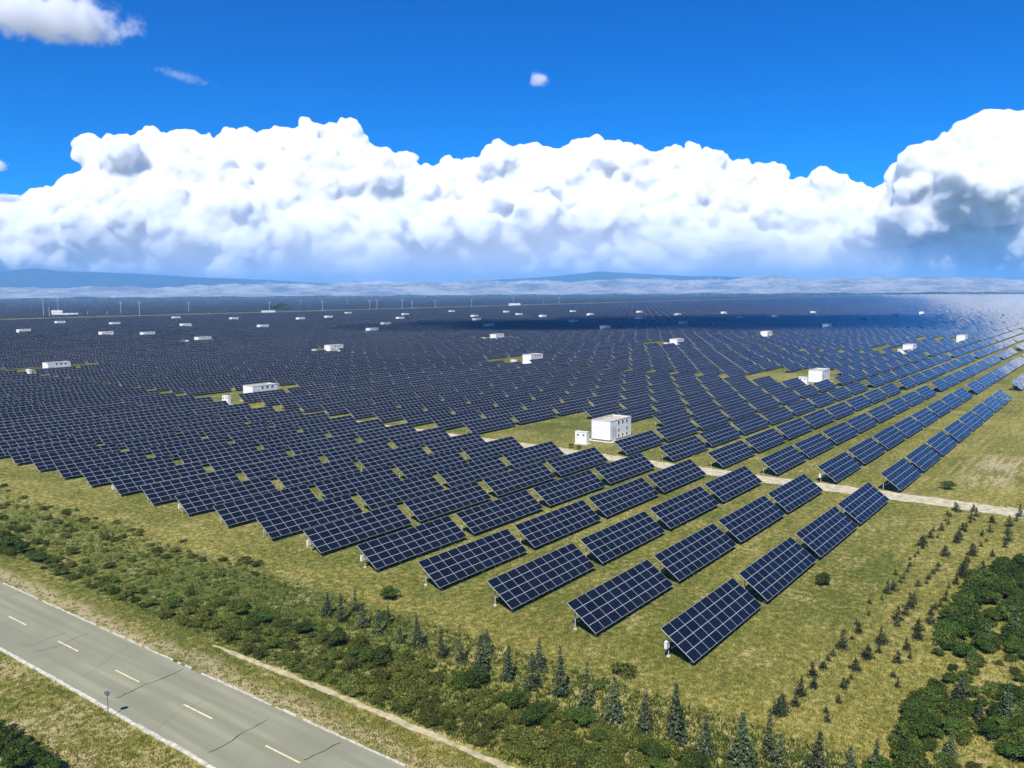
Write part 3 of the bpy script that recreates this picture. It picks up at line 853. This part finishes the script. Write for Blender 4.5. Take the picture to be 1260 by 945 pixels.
mb = MB(); mb.tube((0,0,-0.05), (0,0,0.6), 0.05, 0.03, 6); ME_FTR = mb.mesh('trunk', [MAT['bark']])
for k, (a, b, hp) in enumerate(FT):
    p = gnd(a, b); d = p.dot(fw); s = hp*d/F_PX*1.15
    t = thing('tree', 'dark far-off tree, %s from the left behind the solar field' % nth(sorted(q[0] for q in FT).index(a)+1), 'tree', (p.x, p.y, 0), k, 'far-off trees along the track')
    t.scale = (s*1.2, s*1.2, s); link('crown', FCR[k % 3], t); link('trunk', ME_FTR, t)
HOU = [(70.5,389.2,14,9,'taller pale house at the far-off hamlet behind the left of the field'),(82,389.4,20,5,'long low pale shed, left of two at the far-off hamlet'),(89,389.2,16,5,'low pale shed, right of two at the far-off hamlet'),
       (633,377,26,7,'long pale shed beside the far track, behind the middle of the field'),(330,385,22,4,'low white shed at the end of the far track near the dark trees')]
for (a, b, ln, hh, lab) in HOU:
    p = gnd(a, b); t = thing('farm_shed', lab, 'shed', (p.x, p.y, 0), R(-30))
    mb = MB(); mb.box(-ln/2, ln/2, -4, 4, -0.3, hh*0.75); mb.build('wall', MAT['white'], t)
    mb = MB()
    A = [(-ln/2-.4,-4.4,hh*.75),(ln/2+.4,-4.4,hh*.75),(ln/2+.4,4.4,hh*.75),(-ln/2-.4,4.4,hh*.75)]
    mb.face([A[0],A[1],(ln/2+.4,0,hh),(-ln/2-.4,0,hh)]); mb.face([A[2],A[3],(-ln/2-.4,0,hh),(ln/2+.4,0,hh)])
    mb.face([A[1],A[2],(ln/2+.4,0,hh)]); mb.face([A[3],A[0],(-ln/2-.4,0,hh)]); mb.build('roof', MAT['alu'], t)

# far belt of trees in front of the hills: one mass
P = []
for k in range(26000):
    a = rng.uniform(R(-34), R(36)); r_ = rng.uniform(5650, 6100)
    P.append((r_*math.cos(YAW+a), r_*math.sin(YAW+a), rng.uniform(0, 9)*(0.5+0.5*math.sin(a*37)*math.sin(a*91)+0.3)))
P = np.abs(np.array(P)); V, F = leaf_quads(P, unit(rng.normal(size=P.shape)), 10.0, 1.6)
V[:, 2] = np.maximum(V[:, 2], -0.3)
tag(link('treeline', big_mesh('treeline', V, F, [MAT['scrub']])), 'thin dark line of trees along the far edge of the plain', 'trees', kind='stuff')

# ------------------------------------------------------------------ hills
def vnoise(x, y, seed):
    """value noise, numpy"""
    xi, yi = np.floor(x).astype(int), np.floor(y).astype(int); fx, fy = x-xi, y-yi
    fx, fy = fx*fx*(3-2*fx), fy*fy*(3-2*fy)
    def h(i, j):
        v = np.sin(i*127.1+j*311.7+seed*74.7)*43758.5453; return v-np.floor(v)
    return (h(xi,yi)*(1-fx)+h(xi+1,yi)*fx)*(1-fy)+(h(xi,yi+1)*(1-fx)+h(xi+1,yi+1)*fx)*fy
def fbm(x, y, seed, o=5, ridged=False):
    s = 0; a = 0.5
    for k in range(o):
        n = vnoise(x*2**k, y*2**k, seed+k)
        s = s+a*((1-np.abs(2*n-1)) if ridged else n); a *= 0.5
    return s
def hill_strip(name, mat, r0, r1, prof, nr, rough, seed, ridged):
    na = 1900
    A = np.linspace(-62, 42, na); rr = np.linspace(0, 1, nr)
    px = 630+F_PX*np.tan(np.radians(-A))
    top = np.interp(px, [q[0] for q in prof], [q[1] for q in prof])     # skyline in pixels above the true horizon
    AA, RR = np.meshgrid(np.radians(A)+YAW, r0+rr*(r1-r0), indexing='ij')
    X, Y = RR*np.cos(AA), RR*np.sin(AA)
    crest = (top/F_PX*(r0+0.7*(r1-r0)))[:, None]
    env = np.clip(rr/0.7, 0, 1)[None]; env = env*env*(3-2*env); env = env*np.clip((1-rr)/0.3, 0, 1)[None]**0.5
    n = fbm(X/rough, Y/rough, seed, 6, ridged)
    Z = crest*env*(0.55+0.75*n)
    Z = np.where(rr[None] <= 0, -4.0, Z); Z[:, -1] = -4
    Z = np.minimum(Z, 530)
    V = np.stack([X, Y, Z], -1).reshape(-1, 3)
    i = np.arange(na-1)[:, None]*nr+np.arange(nr-1)[None]
    F = np.stack([i, i+1, i+nr+1, i+nr], -1).reshape(-1, 4)
    me = big_mesh(name, V, F[:, ::-1], [mat]); me.polygons.foreach_set('use_smooth', [True]*len(F))
    return tag(link(name, me), kind='structure')
def mat_hill(name, c0, c1, sc_):
    t = NT(name); n = t.noise(t.pos(), sc_, 5, 0.65); m = t.noise(t.pos(), sc_*6, 4, 0.65)
    c = t.mix(t.ramp(t.add(t.mul(n, 0.6), t.mul(m, 0.4)), 0.35, 0.65), c0, c1)
    return t.done(t.bsdf(c, 0.95, 0.1))
hill_strip('badland_hills', mat_hill('pale_badland', (0.10, 0.105, 0.10), (0.47, 0.44, 0.39), 0.0022), 8200, 10800,
           [(-200,10),(60,10),(200,11),(330,13),(450,15),(600,14),(700,16),(860,15),(960,18),(1100,15),(1200,13),(1400,11)], 70, 420, 3, True)
hill_strip('mountains', mat_hill('far_mountain', (0.030, 0.042, 0.034), (0.065, 0.070, 0.055), 0.0004), 11500, 15000,
           [(-200,22),(0,27),(50,32),(90,29),(160,25),(250,21),(340,17),(450,12),(560,13),(640,20),(740,28),(800,27),(900,22),(1000,18),(1120,14),(1250,11),(1400,9)], 50, 2600, 11, False)

# ------------------------------------------------------------------ haze
HAZE = 8.5e-5
t = NT('haze_air')
pv_ = t.n('VolumePrincipled'); pv_.inputs['Color'].default_value = (0.20, 0.52, 1.0, 1); pv_.inputs['Density'].default_value = HAZE; pv_.inputs['Anisotropy'].default_value = -0.2
mb = MB(); mb.box(-21000, 21000, -21000, 21000, -6, 435)
tag(mb.build('haze', t.done(None, pv_.outputs[0])), 'pale blue haze over the plain', 'haze', kind='stuff').rotation_euler.z = YAW

# ------------------------------------------------------------------ clouds
def ico(sub):
    bm = bmesh.new(); bmesh.ops.create_icosphere(bm, subdivisions=sub, radius=1)
    v = np.array([x.co[:] for x in bm.verts]); bm.verts.index_update(); f = np.array([[y.index for y in x.verts] for x in bm.faces]); bm.free(); return v, f
ICO = {k: ico(k) for k in (2, 3)}
def mat_cloud(name, fade=None, alpha=1.0, edge=0.0, sss=350.0):
    """fade: (z0, z1) heights in km between which the cloud dissolves downwards"""
    t = NT(name); P = t.obj(); x, y, z = t.xyz(P)
    d = t.n('SubsurfaceScattering', falloff='RANDOM_WALK'); d.inputs['Color'].default_value = (0.86, 0.865, 0.875, 1)
    d.inputs['Scale'].default_value = sss; d.inputs['Radius'].default_value = (1, 1, 1)
    sh = d.outputs[0]
    if fade or alpha < 1:
        n = t.noise(P, 0.9, 5, 0.6)
        a = alpha
        if fade:
            zz = t.add(z, t.mul(t.sub(n, 0.5), 1.6*(fade[1]-fade[0])))
            a = t.mul(t.ramp(zz, fade[0], fade[1]), alpha)
        if edge: a = t.mul(a, t.ramp(n, 0.5-edge, 0.5+edge))
        tp = t.n('BsdfTransparent'); q = t.n('MixShader'); t.put(q.inputs[0], a); t.put(q.inputs[1], tp.outputs[0]); t.put(q.inputs[2], sh); sh = q.outputs[0]
    return t.done(sh)
def mat_cumulus():
    t = NT('cumulus')
    v = t.n('VolumePrincipled'); v.inputs['Color'].default_value = (0.988, 0.989, 0.992, 1)
    v.inputs['Density'].default_value = 0.015; v.inputs['Anisotropy'].default_value = -0.05
    return t.done(None, v.outputs[0])
def cloud(name, blobs, mat, label, voxel, bumps, sec=(9, 0.30, 0.55), flat=None, group=None):
    """blobs: (px, py, radius px, distance km, vertical squash); real puffs at their real distance, km units"""
    Vs, Fs, o = [], [], 0
    def put(c, r, sub):
        nonlocal o
        v, f = ICO[sub]; Vs.append(v*r+c); Fs.append(f+o); o += len(v)
    for (px, py, rp, D, sq) in blobs:
        d = sky_dir(px, py); c = np.array(d)*D; c[2] += CAM_H/1000
        r = rp/F_PX*D
        put(c, np.array([r, r, r*sq]), 3)
        for k in range(sec[0]):
            q = unit(rng.normal(size=3)); q[2] = abs(q[2])*0.9-0.25
            if np.dot(q, np.array(d)) > 0.35: q = q-2*np.dot(q, np.array(d))*np.array(d)
            q = unit(q); rs = r*rng.uniform(sec[1], sec[2])
            put(c+q*np.array([r, r, r*sq])*rng.uniform(0.75, 1.0), np.array([rs, rs, rs*(0.5+0.5*sq)]), 2)
    V, F = np.concatenate(Vs), np.concatenate(Fs)
    cen = V.mean(0); me = big_mesh(name, V-cen, F, [mat])
    ob = link(name, me); ob.location = cen*1000; ob.scale = (1000,)*3
    rm = ob.modifiers.new('union', 'REMESH'); rm.mode = 'VOXEL'; rm.voxel_size = voxel; rm.use_smooth_shade = True
    for k, (kind, size, amt) in enumerate(bumps):
        tx = bpy.data.textures.new('%s_%d' % (name, k), kind); tx.noise_scale = size
        if kind == 'CLOUDS': tx.noise_depth = 3
        else: tx.distance_metric = 'DISTANCE'
        dm = ob.modifiers.new('puff', 'DISPLACE'); dm.texture = tx; dm.texture_coords = 'LOCAL'
        dm.strength = -amt if kind == 'VORONOI' else amt; dm.mid_level = 0.4 if kind == 'VORONOI' else 0.5
        if k == 1:
            r2_ = ob.modifiers.new('clean', 'REMESH'); r2_.mode = 'VOXEL'; r2_.voxel_size = voxel; r2_.use_smooth_shade = True
    r3_ = ob.modifiers.new('clean', 'REMESH'); r3_.mode = 'VOXEL'; r3_.voxel_size = voxel; r3_.use_smooth_shade = True
    return tag(ob, label, 'cloud', group)
PROF = [(-90,255),(0,262),(60,246),(75,226),(100,216),(140,210),(172,207),(182,178),(210,164),(240,166),(258,174),(275,162),(300,156),(330,159),(350,151),(375,148),(397,156),(417,153),(438,159),
        (446,178),(470,195),(500,184),(520,191),(545,189),(575,197),(600,189),(620,179),(650,179),(672,170),(695,181),(722,166),(747,163),(762,168),(790,183),(820,183),(850,189),(885,196),(900,210),(922,221),(950,207),(962,204),
        (975,220),(995,237),(1030,245),(1085,240),(1105,216),(1112,190),(1132,178),(1160,170),(1195,164),(1225,162),(1245,164),(1270,162),(1320,165),(1400,182),(1550,205),(1700,205),(1900,200),(2050,190)]
prx, pry = np.array(PROF).T
B = []
x = -80
while x < 2050:
    top = float(np.interp(x, prx, pry)); r = rnd.choice((11, 15, 22, 30, 38)); top += rnd.gauss(0, 3)*(1 if x < 1300 else 1.8)
    B.append((x, top+r*1.36+12, r, 28.5+rnd.uniform(-0.3, 0.6), 1.0))
    yy = top+r*1.7
    while yy < 300:
        r3 = rnd.choice((22, 30, 42, 58)); 
        B.append((x+rnd.uniform(-16, 16), yy+r3*0.4, r3, 28.5-(yy-top)/150*2.2+rnd.uniform(-0.7, 0.5), rnd.uniform(0.8, 1.0)))
        yy += r3*0.95
    x += rnd.uniform(11, 19)*(1 if x < 1300 else 2.2)
z_of = lambda py, D: (np.array(sky_dir(630, py))*D)[2]
for (a, b, r) in ((250,285,36),(290,272,40),(330,290,34),(380,295,28),(440,295,26),(480,285,30),(540,290,28),(590,285,30),(660,265,34),(720,275,30),(885,298,18),(915,292,22),(950,300,18),(1060,285,26),(1110,265,36),(1160,250,40),(1210,230,50),(1040,298,18),(1130,225,36)):
    B.append((a, b, r, 25.4, 0.9))
for q in range(-90, 2060, 26): B.append((q, 322+rnd.uniform(-5, 5), rnd.uniform(36, 48), 27.0+rnd.uniform(-0.5, 0.5), 1.0))
c = cloud('cumulus_cloud', B, mat_cumulus(), 'huge white cumulus bank towering above the hills across the whole horizon', 0.048,
          [('CLOUDS', 1.8, 0.45), ('CLOUDS', 0.7, 0.3), ('VORONOI', 0.62, 0.20), ('VORONOI', 0.29, 0.12), ('VORONOI', 0.15, 0.05), ('CLOUDS', 0.14, 0.09)], (12, 0.18, 0.5))
# a long veil of haze and thin rain under the bank, and the small soft clouds: real volumes
def vol_cloud(name, px, py, D, axes, dens, seed, label, cat='cloud', tilt=0.0, wob=0.9, nscale=2.2, soft=0.45, aniso=-0.15, col=(0.97, 0.975, 1.0), z=None, kind=None):
    d = sky_dir(px, py); c = Vector(d)*D*1000; c.z += CAM_H
    if z is not None: c.z = z
    v, f = ICO[3]
    t = NT(name); P = t.obj()
    ln = t.n('VectorMath', operation='LENGTH'); t.put(ln.inputs[0], P)
    m = min(axes); q = t.n('VectorMath', operation='MULTIPLY_ADD'); t.put(q.inputs[0], P)
    q.inputs[1].default_value = [nscale*min(a/m, 6.0) for a in axes]; q.inputs[2].default_value = (seed, seed*1.7, seed*0.3)
    n = t.noise(q.outputs[0], 1.0, 5, 0.6)
    body = t.add(t.sub(0.78, ln.outputs['Value']), t.mul(t.sub(n, 0.5), 2*wob))
    de = t.mul(t.ramp(body, 0.0, soft), dens)
    edge = t.ramp(ln.outputs['Value'], 0.97, 0.80)
    pvn = t.n('VolumePrincipled'); pvn.inputs['Color'].default_value = (*col, 1); pvn.inputs['Anisotropy'].default_value = aniso
    t.put(pvn.inputs['Density'], t.mul(de, edge))
    o = link(name, big_mesh(name, v, f, [t.done(None, pvn.outputs[0])]))
    o.location = c; o.scale = [a*1000 for a in axes]
    o.rotation_euler = (0, tilt, math.atan2(d.y, d.x)-math.pi/2)
    return tag(o, label, cat, kind=kind)
vol_cloud('rain_haze', 630, 330, 23.2, (36.0, 1.6, 3.3), 0.0016, 3.0, 'pale veil of haze and thin rain hanging under the cloud bank', 'haze', wob=0.35, nscale=1.6, soft=0.9, aniso=-0.3, col=(0.95, 0.97, 1.0), z=300, kind='stuff')
for (px_, py_, a_, b_, lab_) in ((55, 20, 0.80, 0.25, 'grey white cloud in the upper left corner of the sky'),):
    vol_cloud('small_cloud', px_, py_, 9, (0.95, 0.5, 0.26), 0.010, 1.3, lab_, wob=0.75, nscale=1.7)
vol_cloud('small_cloud', 663, 98, 12, (0.19, 0.17, 0.14), 0.008, 5.1, 'tiny lone white puff in the blue sky above the bank', wob=0.7, nscale=1.5)
vol_cloud('small_cloud', -4, 204, 22, (0.30, 0.25, 0.2), 0.012, 7.7, 'small white puff at the left edge, high above the bank', wob=0.7, nscale=1.5)
vol_cloud('small_cloud', 4, 244, 22, (0.6, 0.3, 0.14), 0.009, 9.2, 'flat white shred at the left edge, just above the bank', wob=0.7, nscale=1.5)
vol_cloud('wispy_cloud', 224, 94, 14, (0.62, 0.2, 0.10), 0.0022, 2.4, 'thin slanting wisp of cloud in the upper left blue', tilt=R(13), wob=0.9, nscale=1.2, soft=0.8)
# overhead cloud that shades a band of the field
cv = []
for k in range(60):
    f = rng.uniform(0, 1); gx = 1010-330*f+rng.uniform(-190, 190)*(1.1-0.3*f); gy = 110+380*f+rng.uniform(-60, 60)
    cv.append((gx, gy))
hz = 1100.0; off = np.array([sd.x, sd.y])*(hz/sd.z)
Vs, Fs, o = [], [], 0
for gx, gy in cv:
    v, f = ICO[3]; r = rng.uniform(60, 95)
    Vs.append(v*np.array([r, r, r*0.45])+np.array([gx+off[0], gy+off[1], hz+rng.uniform(-20, 30)])); Fs.append(f+o); o += len(v)
ob = link('overhead_cloud', big_mesh('overhead_cloud', np.concatenate(Vs)/1000, np.concatenate(Fs), [mat_cloud('overhead_white', None, 0.42, 0.3)])); ob.scale = (1000,)*3
tag(ob, 'low white cloud overhead whose shadow darkens a band of the field', 'cloud')
